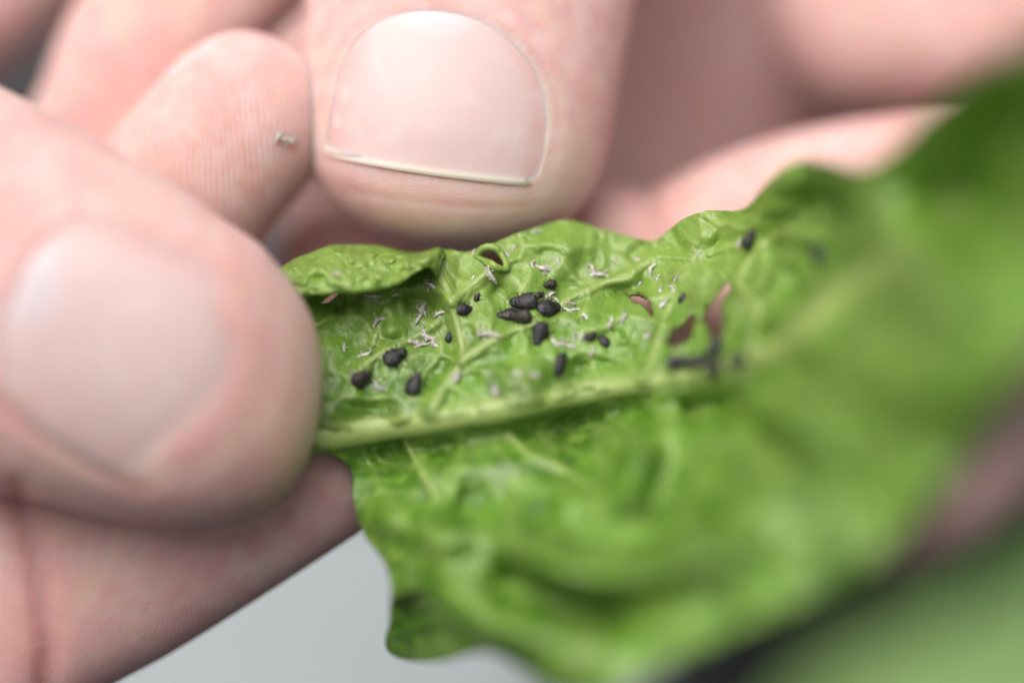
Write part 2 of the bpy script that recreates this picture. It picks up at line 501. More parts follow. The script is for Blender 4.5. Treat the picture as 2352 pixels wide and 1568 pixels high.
def finish_hand(o, nails, blobs, grooves, ridges):
    """nails: (grid of photo px, lunula length, free length); carve the nail beds, lay the nail plates"""
    me = o.data
    V, N = verts_of(me)
    bvh = BVHTree.FromPolygons([Vector(v) for v in V], [p.vertices[:] for p in me.polygons])
    px, py, dd = P(V)
    facing = (N @ F) < .05
    # first hit test: only skin really seen from the front belongs to a nail bed
    red = np.zeros(len(V)); pale = np.zeros(len(V)); disp = np.zeros(len(V))
    for g, lun, fre, depth_max, roll_h in nails:
        n, m = g.shape[:2]
        pts = np.zeros((n, m, 3)); nor = np.zeros((n, m, 3))
        for i in range(n):
            for j in range(m):
                tgt = W(g[i, j, 0], g[i, j, 1], 0.)
                dr = Vector(tgt - CAM).normalized()
                h = bvh.ray_cast(Vector(CAM), dr)
                if h[0] is None: pts[i, j] = pts[i, max(j - 1, 0)]; nor[i, j] = -F
                else: pts[i, j] = h[0]; nor[i, j] = h[1] if h[1].dot(dr) < 0 else -h[1]
        for _ in range(30):
            q = pts.copy()
            q[1:-1, 1:-1] = (pts[:-2, 1:-1] + pts[2:, 1:-1] + pts[1:-1, :-2] + pts[1:-1, 2:]) / 4
            pts = q
            r_ = nor.copy(); r_[1:-1, 1:-1] = (nor[:-2, 1:-1] + nor[2:, 1:-1] + nor[1:-1, :-2] + nor[1:-1, 2:]) / 4; nor = r_
        nor /= np.linalg.norm(nor, axis=2)[..., None]
        J = np.linspace(0, 1, n)[:, None] * np.ones((1, m)); I = np.ones((n, 1)) * np.linspace(0, 1, m)[None]
        crown = np.sin(np.pi * np.clip(I, 0, 1)) ** .6
        crown = np.sin(np.pi * I) ** .9
        e_ = np.minimum(I, 1 - I)
        if fre: lift = -.018 * (1 - sm(e_, 0, .12)) - .012 * (1 - sm(J, 0, .1)) + .020 * crown * sm(J, 0, .2) * (1 - .72 * sm(J, .78, 1))
        else: lift = -.010 * (1 - sm(e_, 0, .08)) - .012 * (1 - sm(J, 0, .1)) + .022 * crown * sm(J, 0, .2) - .024 * sm(J, .72, 1.0)
        wob = .02 * fbm(I * 5, J * 3, 5)
        edge = np.minimum(I, 1 - I)
        dist = np.maximum(1 - sm(edge, 0, .055), 1 - sm(J, 0, .05)) * .85
        if not fre:
            dist = np.maximum(dist, .9 * sm(.85 * J + 3 * wob + .26 * (2 * I - 1) ** 2, .58, .95))
        pts = pts + nor * lift[..., None]
        fs = [(i * m + j, i * m + j + 1, (i + 1) * m + j + 1, (i + 1) * m + j) for i in range(n - 1) for j in range(m - 1)]
        edge = np.minimum(I, 1 - I)
        wob = .02 * fbm(I * 5, J * 3, 5)
        lunula_sheen = (1 - sm(J + 1.2 * (I - .5) ** 2 + wob, lun * .75, lun)) * sm(J, 0, .05) * (.55 if fre else .85)  # whitened base of the nail; painted sheen is stronger on the left thumb
        free = sm(J + wob * .5, 1 - fre, 1 - fre * .6) if fre else J * 0
        rim = (1 - sm(edge + .02 * (I > .5), 0.04, .17)) * .85 * (1 - free) * sm(J, .1, .5)
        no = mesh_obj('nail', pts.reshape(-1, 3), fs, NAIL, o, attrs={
            'lunula_sheen': lunula_sheen.ravel(), 'free': free.ravel(), 'rim': rim.ravel(), 'distal': dist.ravel(), 'across': (I * 150).ravel()})
        md = no.modifiers.new('thick', 'SOLIDIFY'); md.thickness = .009; md.offset = -1
        # carve the bed
        poly = [tuple(v) for v in np.r_[g[:, 0], g[-1, 1:], g[::-1, -1][1:]]]
        side = [tuple(v) for v in np.r_[g[::-1, 0], g[1:, -1]]]
        fe = [tuple(v) for v in g[-1]]
        ds, _ = seg_dist(px, py, poly + [poly[0]])
        dl, tl = seg_dist(px, py, side)
        df, _ = seg_dist(px, py, fe)
        ins = inside(px, py, poly)
        ok = facing & (dd < depth_max)
        sgn = np.where(ins, -ds, ds)
        bed = (1 - sm(sgn, -34, -12)) * (sm(df, 6, 40) if fre else sm(df, 60, 190))
        roll = np.exp(-((sgn - 26) / 20) ** 2) * (~ins) * sm(df, 10, 60)
        disp += ok * (-.042 * bed + roll_h * roll)
        disp += ok * (~ins) * -.004 * np.exp(-(df / 7) ** 2) * (1 if fre else 0)
        red += ok * (~ins) * .20 * np.exp(-(dl / 16) ** 2) * sm(df, 0, 70)
        red += ok * (~ins) * .12 * np.exp(-(df / 9) ** 2) * (1 if fre else 0)
    for poly, sg, dep, rd, dm in grooves:
        d_, t_ = seg_dist(px, py, poly)
        k = np.exp(-(d_ / sg) ** 2) * facing * (dd < dm)
        disp -= dep * k; red += rd * np.exp(-(d_ / (sg * 1.6)) ** 2) * facing * (dd < dm)
    for x, y, r_, d0, d1, kr, kp in blobs:
        k = np.exp(-((px - x) ** 2 + (py - y) ** 2) / r_ ** 2) * ((dd > d0) & (dd < d1))
        red += kr * k; pale += kp * k
    ridge = np.zeros(len(V)); rm = np.zeros(len(V))
    for (x, y, rx, ry, per, slope, curve, d0, d1, amt) in ridges:
        k = amt * np.exp(-(((px - x) / rx) ** 2 + ((py - y) / ry) ** 2) ** 1.5) * ((dd > d0) & (dd < d1)) * facing
        ph = 2 * np.pi * ((px - x) + slope * (py - y) + curve * ((py - y) / 100) ** 2 * np.sign(px - x + 1e-6)) / per
        ridge = np.where(k > rm, ph, ridge); rm = np.maximum(rm, k)
    V = V + N * disp[:, None]
    me.vertices.foreach_set('co', V.ravel())
    me.update()
    me.polygons.foreach_set('use_smooth', [True] * len(me.polygons))
    for k, a in (('red', np.clip(red, 0, 1)), ('pale', np.clip(pale, 0, 1)), ('ridge', ridge), ('rmask', rm)):
        me.attributes.new(k, 'FLOAT', 'POINT').data.foreach_set('value', a.astype(np.float32))
    if not me.materials: me.materials.append(SKIN)
    return o

def build_hands():
    # hand that comes in from the left: thumb, index, middle, ring, little finger, palm, wrist
    parts = [
        loft([(-900, 250, .3, 420, .9, .9), (-600, 380, -.1, 430, .9, .9), (-300, 540, -.4, 440, .86, .85), (-15, 680, -.55, 435, .82, .8), (200, 770, -.58, 405, .80, .74),
              (400, 850, -.55, 365, .76, .66), (570, 882, -.5, 350, .70, .6), (740, 888, -.45, 345, .64, .56)], 330, 2.25),
        loft([(-1100, 1700, 1.4, 330, .8, .8), (-700, 1730, .9, 320, .75, .8), (-300, 1590, .5, 315, .68, .8), (50, 1350, .36, 300, .60, .8), (250, 1238, .34, 298, .56, .8),
              (458, 1117, .34, 290, .55, .78), (688, 985, .36, 275, .52, .72), (930, 850, .42, 255, .46, .6)], 280),
        loft([(-900, 1300, 2.2, 280, .8, .8), (-400, 1250, 1.9, 260, .7, .8), (60, 1020, 1.35, 230, .62, .7), (312, 615, .95, 222, .58, .6), (436, 425, .80, 214, .55, .6), (548, 288, .74, 206, .52, .55), (668, 108, .74, 196, .48, .5)], 230, 2.3),
        loft([(-900, 900, 3.0, 270, .8, .8), (-300, 850, 2.6, 230, .65, .7), (100, 620, 2.0, 215, .62, .6), (262, 320, 1.75, 205, .58, .6), (350, 110, 1.65, 205, .56, .6), (500, -70, 1.7, 205, .54, .6), (700, -230, 1.8, 195, .5, .5)], 230),
        loft([(-1000, 500, 3.6, 240, .8, .8), (-600, 330, 3.5, 200, .6, .6), (-320, 160, 3.4, 175, .5, .5), (-120, 40, 3.3, 170, .5, .5), (40, -90, 3.2, 165, .48, .5), (150, -260, 3.2, 150, .45, .45)], 180),
        loft([(-2600, 1300, 3.2, 700, 1.6, 1.6), (-2000, 1200, 2.8, 900, 1.4, 1.4), (-1500, 1080, 2.4, 1020, 1.2, 1.3), (-1100, 1000, 2.3, 1000, 1.0, 1.2), (-800, 960, 2.3, 900, .7, .9)], 300),
        loft([(-1700, 700, 1.6, 560, 1.2, 1.2), (-1200, 350, 1.0, 500, 1.1, 1.1), (-800, 300, .3, 430, .9, .9)], 200),
        loft([(-4600, 1900, 5.0, 950, 2.4, 2.4), (-3400, 1500, 3.8, 780, 1.9, 1.9), (-2400, 1250, 3.0, 760, 1.6, 1.6)], 300),
    ]
    h = fuse('hand', parts, .030, 8)
    tag(h, 'hand at the left, its thumb and index finger pinching the leaf stalk', 'hand')
    nail = nail_rows([(60, 612), (108, 547), (190, 494), (300, 520), (420, 580), (520, 636), (592, 684)],
                     [(60, 612), (14, 710), (-12, 825), (22, 925), (112, 1003), (222, 1072), (335, 1110), (428, 1104)], 40, (112, -8))
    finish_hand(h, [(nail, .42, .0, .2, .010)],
        [(620, 1080, 150, -1.2, 1, .25, 0), (680, 1000, 130, -1.2, 1, .1, .25), (150, 1085, 120, -1.4, .2, 0, .35), (330, 420, 160, -1.4, .4, 0, .2),
         (470, 560, 160, 0, 1.4, .18, 0), (200, 1450, 200, -.4, 1, .12, 0), (20, 1500, 90, -.6, 1, .25, 0), (300, 130, 150, .9, 2.6, .12, 0), (600, 860, 170, -1.4, 0, .1, .0)],
        [([(40, 1130), (70, 1230), (95, 1370), (112, 1490), (105, 1600)], 30, .05, .35, .9),
                  ([(-20, 915), (50, 968), (130, 1025), (220, 1078), (330, 1128)], 15, .022, .4, .2)],
        [(450, 430, 270, 300, 13.5, -.03, 3.0, -.2, .8, 1.0), (300, 1330, 420, 200, 10, .25, 2.0, -.6, .5, .13)])

    # hand that comes in from the right: thumb from above, fingers behind the leaf, palm, wrist
    parts = [
        loft([(1500, -1250, 3.0, 520, 1.2, 1.2), (1250, -800, 2.2, 430, 1.0, 1.0), (1130, -420, 1.5, 402, .85, .9), (1092, -150, 1.15, 388, .78, .85), (1070, 50, .93, 374, .74, .8),
              (1050, 250, .78, 358, .72, .72), (1032, 400, .70, 346, .68, .64), (1012, 574, .62, 340, .64, .58)], 300, 2.35, pwt=3.3),
        loft([(3300, 250, 2.2, 300, .9, .9), (2750, 420, 1.9, 240, .8, .8), (2400, 480, 1.6, 205, .7, .7), (2130, 450, 1.5, 190, .62, .65), (1900, 470, 1.45, 180, .58, .6), (1700, 528, 1.45, 175, .56, .6),
              (1540, 590, 1.45, 160, .54, .6), (1420, 600, 1.5, 168, .54, .6), (1250, 600, 1.65, 170, .52, .55), (1000, 610, 1.75, 170, .5, .5), (640, 640, 1.95, 165, .45, .45)], 200),
        loft([(3300, 500, 1.6, 260, .9, .9), (2900, 620, 1.0, 220, .8, .8), (2600, 690, .2, 190, .7, .7), (2435, 855, -1.8, 170, .62, .65), (2262, 1032, -2.4, 158, .58, .6), (2090, 1150, -2.1, 142, .56, .6),
              (1860, 1170, -.5, 130, .54, .55), (1680, 1190, -.3, 120, .5, .5)], 170),
        loft([(3300, 800, 1.6, 260, .9, .9), (2950, 950, 1.3, 210, .8, .8), (2750, 1100, 1.0, 170, .6, .6), (2650, 1250, .9, 150, .55, .55), (2560, 1400, .8, 140, .5, .5)], 170),
        loft([(3300, 320, 2.2, 260, .8, .8), (2800, 480, 1.7, 210, .7, .7), (2400, 640, 1.2, 185, .6, .6), (2100, 730, 1.0, 175, .56, .6), (1850, 780, .9, 165, .54, .58), (1600, 800, .85, 155, .5, .55), (1400, 800, .9, 145, .48, .5)], 180),
        # ball of the palm, lit, upper right
        loft([(3300, -300, 3.2, 600, 1.2, 1.2), (2700, -120, 3.0, 420, 1.0, 1.0), (2300, 0, 3.0, 300, .9, 1.0), (1980, 60, 3.1, 230, .8, .9), (1790, 130, 3.3, 180, .7, .8)], 220),
        # hollow of the palm behind the thumb
        loft([(3400, -500, 5.0, 1100, .9, 1.2), (2600, -100, 4.9, 1000, .8, 1.2), (1900, 150, 4.8, 900, .7, 1.2), (1400, 300, 4.6, 700, .7, 1.1), (1000, 330, 4.2, 600, .6, 1.0), (600, 400, 4.0, 400, .5, .9)], 260),
        loft([(1500, -1300, 3.4, 600, 1.3, 1.3), (2200, -1150, 4.0, 700, 1.4, 1.4), (2900, -700, 4.0, 800, 1.5, 1.5), (3500, -200, 3.4, 900, 1.5, 1.5), (3900, 300, 3.0, 700, 1.2, 1.2)], 300),
        loft([(4800, -2300, 7.5, 950, 2.4, 2.4), (4000, -1500, 5.5, 800, 1.9, 1.9), (3300, -700, 4.2, 780, 1.6, 1.6)], 300),
    ]
    h = fuse('hand', parts, .030, 8)
    tag(h, 'hand at the right, its thumb pressing down on the leaf edge', 'hand')
    nail = nail_rows([(1005, 24), (884, 33), (808, 80), (768, 146), (747, 216), (731, 290), (720, 354)],
                     [(1005, 24), (1126, 52), (1208, 112), (1254, 185), (1273, 260), (1268, 345), (1246, 430)], 44, (0, 10))
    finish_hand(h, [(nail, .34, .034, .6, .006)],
        [(830, 500, 120, -.5, 1.2, .22, 0), (730, 330, 70, -.5, 1.4, 0, .35), (1320, 330, 110, -.5, 1.4, 0, .3), (1150, 500, 150, -.5, 1.0, 0, .3), (1400, 300, 60, 0, 2, .15, 0),
         (1500, 520, 150, .8, 2.6, .06, .1), (2050, 240, 120, .8, 4, .3, 0), (1600, 250, 260, 1, 6, .12, 0), (2100, 80, 220, 1.5, 5, .0, .15)],
        [([(1470, 430), (1500, 470), (1520, 540)], 20, .04, .25, 3),
         ([(800, 440), (950, 462), (1100, 478), (1220, 470)], 7, .006, .1, .8)],
        [])

build_hands()

# ------------------------------------------------------------------ the leaf
MID = [(640, 1015), (760, 1002), (860, 984), (960, 970), (1050, 957), (1140, 942), (1230, 924), (1320, 907), (1410, 891), (1480, 881), (1550, 871), (1630, 858), (1700, 840), (1770, 808), (1840, 760), (1900, 705), (1960, 655), (2030, 610), (2110, 570), (2220, 525), (2380, 480), (2600, 430), (2850, 400)]
TOP = [(632, 628), (700, 590), (770, 567), (860, 568), (950, 583), (1010, 574), (1090, 578), (1180, 540), (1290, 508), (1390, 530), (1500, 553), (1570, 505), (1640, 484), (1710, 478), (1770, 415), (1830, 370), (1900, 375), (1980, 390), (2050, 345), (2140, 250), (2270, 152), (2500, 45), (2790, 250)]
BOT = [(780, 1040), (815, 1085), (812, 1150), (840, 1225), (895, 1310), (898, 1400), (888, 1480), (935, 1514), (1020, 1515), (1120, 1495), (1200, 1532), (1280, 1585), (1380, 1590), (1480, 1550), (1590, 1500), (1720, 1440), (1850, 1380), (1960, 1320), (2060, 1240), (2170, 1105), (2270, 960), (2440, 740), (2800, 470)]
CTRL = np.array([
    (640, 1015, -.35), (700, 1010, -.42), (1000, 962, -.45), (1200, 930, -.52), (1550, 870, -.75), (1700, 840, -1.05), (1850, 760, -1.65), (2100, 580, -2.6), (2500, 450, -3.7), (2850, 400, -4.3),
    (1130, 600, .10), (1200, 700, .0), (850, 640, .12), (640, 640, .1), (760, 570, .28), (950, 583, .28), (900, 750, .05), (780, 850, -.1), (1040, 700, -.02), (1100, 560, .24), (1300, 515, .34), (1500, 555, .25), (1400, 700, .0),
    (1640, 490, -.05), (1740, 540, -.40), (1880, 590, -1.0), (1830, 385, -.95), (1700, 700, -.55), (2000, 420, -1.75), (2100, 320, -2.25), (2140, 440, -2.2), (2260, 470, -2.55), (2300, 180, -3.25), (2400, 300, -3.4), (2600, 60, -4.8), (1300, 800, -.22), (1000, 860, -.24), (1600, 780, -.55),
    (900, 1060, -.36), (820, 1060, -.34), (1300, 1000, -.42), (1100, 1180, -.9), (1300, 1300, -1.5), (830, 1150, -.36), (850, 1230, -.5), (900, 1400, -.62), (905, 1490, -.38), (1010, 1505, -.75), (1040, 1330, -1.08), (1150, 1480, -1.40), (1330, 1590, -1.9),
    (1600, 1450, -2.3), (1600, 1180, -1.75), (1600, 980, -1.05), (1850, 1080, -2.35), (1940, 1320, -2.8), (2200, 1040, -3.3), (2300, 720, -3.6), (2600, 650, -4.4), (2850, 480, -4.7)])

def rbf_fit(c):
    x, y, z = c[:, 0] / 500, c[:, 1] / 500, c[:, 2]
    r = np.hypot(x[:, None] - x, y[:, None] - y)
    A = r ** 2 * np.log(r + 1e-9)
    n = len(c)
    Pm = np.c_[np.ones(n), x, y]
    M = np.block([[A + np.eye(n) * 2e-3, Pm], [Pm.T, np.zeros((3, 3))]])
    s = np.linalg.solve(M, np.r_[z, 0, 0, 0])
    return x, y, s
_RX, _RY, _RS = rbf_fit(CTRL)
def rbf(px, py):
    sh = px.shape; x = px.ravel() / 500; y = py.ravel() / 500
    out = _RS[-3] + _RS[-2] * x + _RS[-1] * y
    for a, b, c in zip(_RX, _RY, _RS):
        r = np.hypot(x - a, y - b); out = out + c * r ** 2 * np.log(r + 1e-9)
    return out.reshape(sh)

# side veins: (polyline in photo px, half width start, half width end)
VEINS = [
    ([(1000, 575), (1006, 622), (1034, 682), (1046, 725), (1062, 790), (1060, 832), (1030, 880), (985, 948)], 15, 14),
    ([(1040, 692), (1076, 665), (1110, 637), (1136, 618)], 15, 10),
    ([(1062, 828), (1118, 792), (1190, 757), (1245, 742)], 13, 5),
    ([(1290, 698), (1350, 668), (1400, 648), (1455, 625), (1490, 600)], 10, 5),
    ([(815, 862), (862, 822), (912, 795), (960, 772), (1005, 742)], 11, 4),
    ([(858, 790), (872, 745), (893, 690)], 6, 3),
    ([(930, 1005), (962, 1070), (1000, 1142)], 11, 6),
    ([(1170, 1000), (1210, 1040), (1290, 1078), (1372, 1124)], 11, 6),
    ([(1470, 890), (1500, 825), (1515, 765), (1540, 700)], 11, 5),
    ([(1700, 842), (1745, 720), (1700, 640), (1765, 555), (1840, 515)], 12, 6),
    ([(1600, 860), (1655, 800), (1690, 740), (1740, 700)], 9, 4),
]
HOLES = [
    [(1448, 683), (1470, 683), (1488, 695), (1493, 722), (1476, 703), (1460, 695)],
    [(1532, 786), (1545, 765), (1570, 742), (1591, 728), (1592, 755), (1579, 780), (1555, 792)],
    [(1670, 655), (1673, 674), (1657, 702), (1661, 740), (1648, 776), (1631, 747), (1625, 720), (1641, 697), (1656, 672)],
    [(735, 697), (748, 684), (772, 670), (779, 672), (770, 684), (750, 698)],
    [(1098, 590), (1106, 577), (1121, 571), (1137, 574), (1150, 587), (1160, 604), (1157, 615), (1141, 610), (1124, 600), (1108, 594)],
]
# folds of the blade: polyline, sigma px, height cm towards the camera
FOLDS = [
    ([(1120, 1232), (1200, 1270), (1290, 1310), (1400, 1330), (1560, 1300), (1700, 1250)], 34, .20),
    ([(1090, 1300), (1200, 1355), (1330, 1400), (1480, 1420)], 46, -.22),
    ([(1477, 985), (1470, 1050), (1440, 1130), (1420, 1200)], 36, .20),
    ([(1570, 1000), (1545, 1110), (1500, 1230)], 60, -.10),
    ([(1035, 1150), (1110, 1165), (1180, 1180)], 50, -.09),
    ([(840, 1150), (900, 1190), (1000, 1230), (1120, 1230)], 40, .12),
    ([(1260, 1180), (1330, 1150), (1400, 1150)], 34, .08),
    ([(1640, 930), (1750, 990), (1850, 1060)], 34, -.16),
    ([(1700, 940), (1800, 980), (1900, 1030)], 36, .14),
    ([(960, 1330), (1060, 1400), (1180, 1450), (1300, 1480)], 46, .10),
    ([(930, 1360), (960, 1440)], 44, -.10),
    ([(1720, 1100), (1740, 1200), (1700, 1280)], 60, .12),
    ([(1690, 1400), (1800, 1350)], 60, .07),
    ([(1560, 960), (1620, 940), (1680, 930)], 28, -.10),
    ([(1840, 380), (1790, 440), (1770, 500)], 34, .10),
    ([(1830, 480), (1880, 470), (1960, 480)], 34, -.12),
    ([(1790, 540), (1850, 540), (1890, 560)], 24, .08),
    ([(1800, 620), (1830, 650), (1800, 690)], 26, -.10),
    ([(1700, 660), (1680, 720), (1720, 770)], 30, .08),
    ([(1770, 740), (1760, 790)], 28, -.10),
    ([(1120, 660), (1160, 690), (1180, 740)], 30, -.07),
    ([(1290, 590), (1330, 560), (1380, 560)], 34, .06),
    ([(1430, 600), (1470, 570), (1500, 560)], 22, -.05),
    ([(1560, 560), (1600, 540), (1650, 560)], 34, .07),
    ([(1400, 690), (1460, 660), (1500, 650)], 18, -.06),
    ([(1330, 740), (1400, 720), (1440, 740)], 28, .06),
    ([(1290, 860), (1400, 830), (1500, 820)], 26, -.05),
    ([(920, 700), (960, 700), (1010, 720)], 26, -.10),
    ([(760, 720), (800, 700), (840, 690)], 26, -.06),
    ([(880, 700), (900, 740), (890, 780)], 20, .05),
    ([(1110, 860), (1160, 830), (1220, 810)], 22, -.05),
    ([(1930, 800), (2050, 860), (2150, 960)], 80, .10),
    ([(2400, 150), (2260, 380), (2140, 580)], 95, -.38),
    ([(1960, 420), (2020, 520), (2040, 580)], 50, .10),
    ([(2080, 720), (2250, 640)], 80, .16),
]
def cells(px, py, S=58.0, soft=.13, warp=.35, sd=0):
    """puckers between the net veins: 0 in a cell, 1 on its rim"""
    gx, gy = px / S + sd, py / S * 1.2
    wx = gx + warp * fbm(gx * .8, gy * .8, 3 + sd); wy = gy + warp * fbm(gx * .8, gy * .8, 9 + sd)
    ix, iy = np.floor(wx).astype(np.int64), np.floor(wy).astype(np.int64)
    f1 = np.full(px.shape, 9.); f2 = np.full(px.shape, 9.)
    for a in (-1, 0, 1):
        for b in (-1, 0, 1):
            cx = ix + a + .08 + .84 * _hash(ix + a, iy + b, 71 + sd); cy = iy + b + .08 + .84 * _hash(ix + a, iy + b, 72 + sd)
            d = np.hypot(wx - cx, wy - cy)
            f2 = np.where(d < f1, f1, np.minimum(f2, d)); f1 = np.minimum(f1, d)
    return np.exp(-(f2 - f1) / soft), f1

MIDC = catmull(MID, 120)
def relief(px, py):
    """height towards the camera (cm) and vein mask"""
    h = np.zeros(px.shape); vm = np.zeros(px.shape)
    for poly, w0, w1 in VEINS:
        d, t = seg_dist(px, py, [tuple(q) for q in catmull(poly, 24)])
        ww = w0 + (w1 - w0) * t
        k = np.exp(-(d / (ww * 1.25)) ** 2)
        h += .0038 * ww * k - .0016 * ww * np.exp(-(d / (ww * 3.2)) ** 2)
        vm = np.maximum(vm, np.exp(-(d / (ww * .95)) ** 2) * .85)
    dm, tm = seg_dist(px, py, [tuple(q) for q in MIDC[::3]])
    vm = np.maximum(vm, np.exp(-(dm / 34) ** 2) * (1 - sm(tm, .55, .8)))
    below = np.interp(px, MIDC[:, 0], MIDC[:, 1]) < py
    h -= .22 * np.exp(-((dm - 66) / 46) ** 2) * below * (1 - sm(tm, .5, .7)) * sm(tm, .04, .12)
    fine = np.where(below, 1 - .7 * sm(dm, 20, 110), 1.0) * (1 - .6 * sm(px, 1650, 1950))
    h0 = h.copy()
    c, f1 = cells(px, py, 122., .42, .9, 5)
    h += .040 * c - .035 * (1 - np.clip(f1 / .8, 0, 1) ** 2)
    vm = np.maximum(vm, .42 * np.clip(c, 0, 1) ** 2)
    vm = vm * (.82 + .5 * fbm(px / 34, py / 34, 55, 2))
    c, f1 = cells(px, py, 52., .26, 1.0, 2)
    pat = sm(fbm(px / 130, py / 130, 77, 2), -.25, .3)
    h += .013 * c * pat
    vm = np.maximum(vm, .14 * np.clip(c, 0, 1) ** 2 * pat)
    h = h0 + (h - h0) * fine
    for poly, sg, a in FOLDS:
        d, t = seg_dist(px, py, [tuple(q) for q in catmull(poly, 16)])
        h += a * np.exp(-(d / (sg * (1.25 if np.mean([q[1] for q in poly]) > 930 else 1.12))) ** 2) * (1.6 if np.mean([q[1] for q in poly]) > 930 else 1.2) * (sm(t, -.02, .25) * (1 - .85 * sm(t, .75, 1.02)) + .12)
    h += .13 * fbm(px / 170, py / 170, 21, 3) + .030 * fine * fbm(px / 48, py / 48, 31, 4)
    return h, vm

def edge_fade(px, py, v):
    return 1

def blade_depth(px, py):
    h, vm = relief(px, py)
    return rbf(px, py) - h, vm

def build_leaf():
    root_loc = W(1200, 930, -.4)
    root = empty('leaf', root_loc)
    tag(root, 'crinkled bright green leaf infested with black aphids, held between the fingers', 'leaf')
    NU = 640
    m_, t_, b_ = catmull(MID, NU), catmull(TOP, NU), catmull(BOT, NU)
    nv1, nv2 = 116, 130
    # ragged edge
    k = np.linspace(0, 1, NU)
    t_[:, 1] += 3 * fbm(t_[:, 0] / 26, k, 4, 2); b_[:, 0] += 5 * fbm(b_[:, 1] / 40, k * 9, 5, 2)
    v1 = np.linspace(1, 0, nv1, endpoint=False); v2 = np.linspace(0, 1, nv2)
    up = m_[:, None] + (t_ - m_)[:, None] * v1[None, :, None]
    lo = m_[:, None] + (b_ - m_)[:, None] * v2[None, :, None]
    G = np.concatenate([up, lo], 1)
    px, py = G[..., 0].copy(), G[..., 1].copy()
    nv = nv1 + nv2
    # open the holes: drop faces inside, pull the rim onto the outline
    cx = (px[:-1, :-1] + px[1:, 1:] + px[1:, :-1] + px[:-1, 1:]) / 4; cy = (py[:-1, :-1] + py[1:, 1:] + py[1:, :-1] + py[:-1, 1:]) / 4
    gone = np.zeros(cx.shape, bool)
    grow = lambda h, k: [tuple(q) for q in np.mean(h, 0) + (np.array(h) - np.mean(h, 0)) * k]
    holes = [[tuple(q) for q in catmull(grow(h, k) + [grow(h, k)[0]], 60)[:-1]] for h, k in zip(HOLES, (1.3, 1.15, 1.25, 1, 1))]
    for k_, h in enumerate(holes[:4]):
        hh = np.array(h); c0 = hh.mean(0); a_ = np.arange(len(hh))
        holes[k_] = [tuple(q) for q in c0 + (hh - c0) * (1 + .22 * vnoise(a_ * .55, a_ * 0 + k_, 61) + .14 * vnoise(a_ * 1.3, a_ * 0 + k_, 62))[:, None]]
    for h in holes: gone |= inside(cx, cy, h)
    touch = np.zeros(px.shape, int)
    for a in (0, 1):
        for b in (0, 1):
            touch[a:a + NU - 1, b:b + nv - 1] += gone
    rim = (touch > 0) & (touch < 4)
    for h in holes:
        hp = np.array(h + [h[0]])
        for i, j in zip(*np.where(rim)):
            x, y = px[i, j], py[i, j]
            a, b = hp[:-1], hp[1:]
            d = b - a
            t = np.clip(((x - a[:, 0]) * d[:, 0] + (y - a[:, 1]) * d[:, 1]) / ((d ** 2).sum(1) + 1e-9), 0, 1)
            q = a + d * t[:, None]
            e = np.hypot(q[:, 0] - x, q[:, 1] - y)
            kk = e.argmin()
            if e[kk] < 7: px[i, j], py[i, j] = q[kk]
    dep, vm = blade_depth(px, py)
    # blade edge: relief fades a little so the outline keeps its line, then curls
    V = W(px, py, dep).reshape(-1, 3)
    vv = np.r_[v1, -v2][None] * np.ones((NU, 1))
    yellow_green = .75 * sm(vv, .1, .9) * (1 - sm(px, 1700, 1950)) + .15 * fbm(px / 120, py / 120, 41)  # lighter yellow-green towards the upper edge, less on the right
    stain_darkening = np.zeros(px.shape)
    for (x, y, r_, a) in ((1545, 640, 22, .5), (1590, 690, 18, .4), (1205, 905, 30, .45), (1300, 880, 26, .35), (1560, 850, 40, .4), (740, 1010, 60, .7), (980, 580, 16, .3), (1500, 770, 26, .5), (900, 985, 20, .2)):  # olive-dark blots; the widest darkens the pinched midrib end
        stain_darkening += a * np.exp(-(((px - x) ** 2 + (py - y) ** 2) / r_ ** 2)) * (.7 + fbm(px / 12, py / 12, 3))
    for h in holes[:3]:
        ds, _ = seg_dist(px, py, h + [h[0]])
        stain_darkening += .75 * np.exp(-(ds / 7) ** 2) * (.7 + fbm(px / 14, py / 14, 8))  # brownish stain round the torn holes
    fs = []
    idx = np.arange(NU * nv).reshape(NU, nv)
    keep = ~gone
    q = np.stack([idx[:-1, :-1], idx[:-1, 1:], idx[1:, 1:], idx[1:, :-1]], -1)[keep]
    # rolled-over lobe at the pinched end
    tp = np.array([(634, 626, .0), (664, 606, .08), (700, 589, .16), (765, 567, .24), (850, 565, .28), (906, 577, .28), (958, 584, .26), (1006, 573, .16)], float)
    lp = np.array([(650, 650, -.06), (672, 668, -.16), (705, 678, -.24), (768, 669, -.30), (850, 665, -.28), (905, 650, -.27), (952, 624, -.20), (984, 612, -.10)], float)
    lp = np.vstack([lp, [(1004, 634, .0)]]); tp = np.vstack([tp, [(1022, 588, .12)]])
    nu2, nv3 = 150, 46
    A, B = catmull(tp, nu2), catmull(lp, nu2)
    s = np.linspace(0, 1, 34)
    mid = (A + B) / 2 + np.array((0, -16, -.16))
    C1 = A[:, None] * ((1 - s) ** 2)[None, :, None] + 2 * mid[:, None] * (s * (1 - s))[None, :, None] + B[:, None] * (s ** 2)[None, :, None]
    e = np.linspace(0, 1, 13)[1:]
    C2 = B[:, None] + np.stack([0 * e, 4 * np.sin(e * 2.6) - 26 * e ** 2, .30 * e], -1)[None]
    C = np.concatenate([C1, C2], 1)
    nv3 = C.shape[1]
    fx, fy, fd = C[..., 0], C[..., 1], C[..., 2]
    fh, _ = cells(fx, fy)
    fd = fd - .035 * fh - .09 * fbm(fx / 46, fy / 24, 8) - .03 * fbm(fx / 13, fy / 13, 6)
    fd = fd - .05 * np.exp(-(seg_dist(fx, fy, [(900, 580), (940, 600), (975, 606), (1010, 640)])[0] / 10) ** 2)
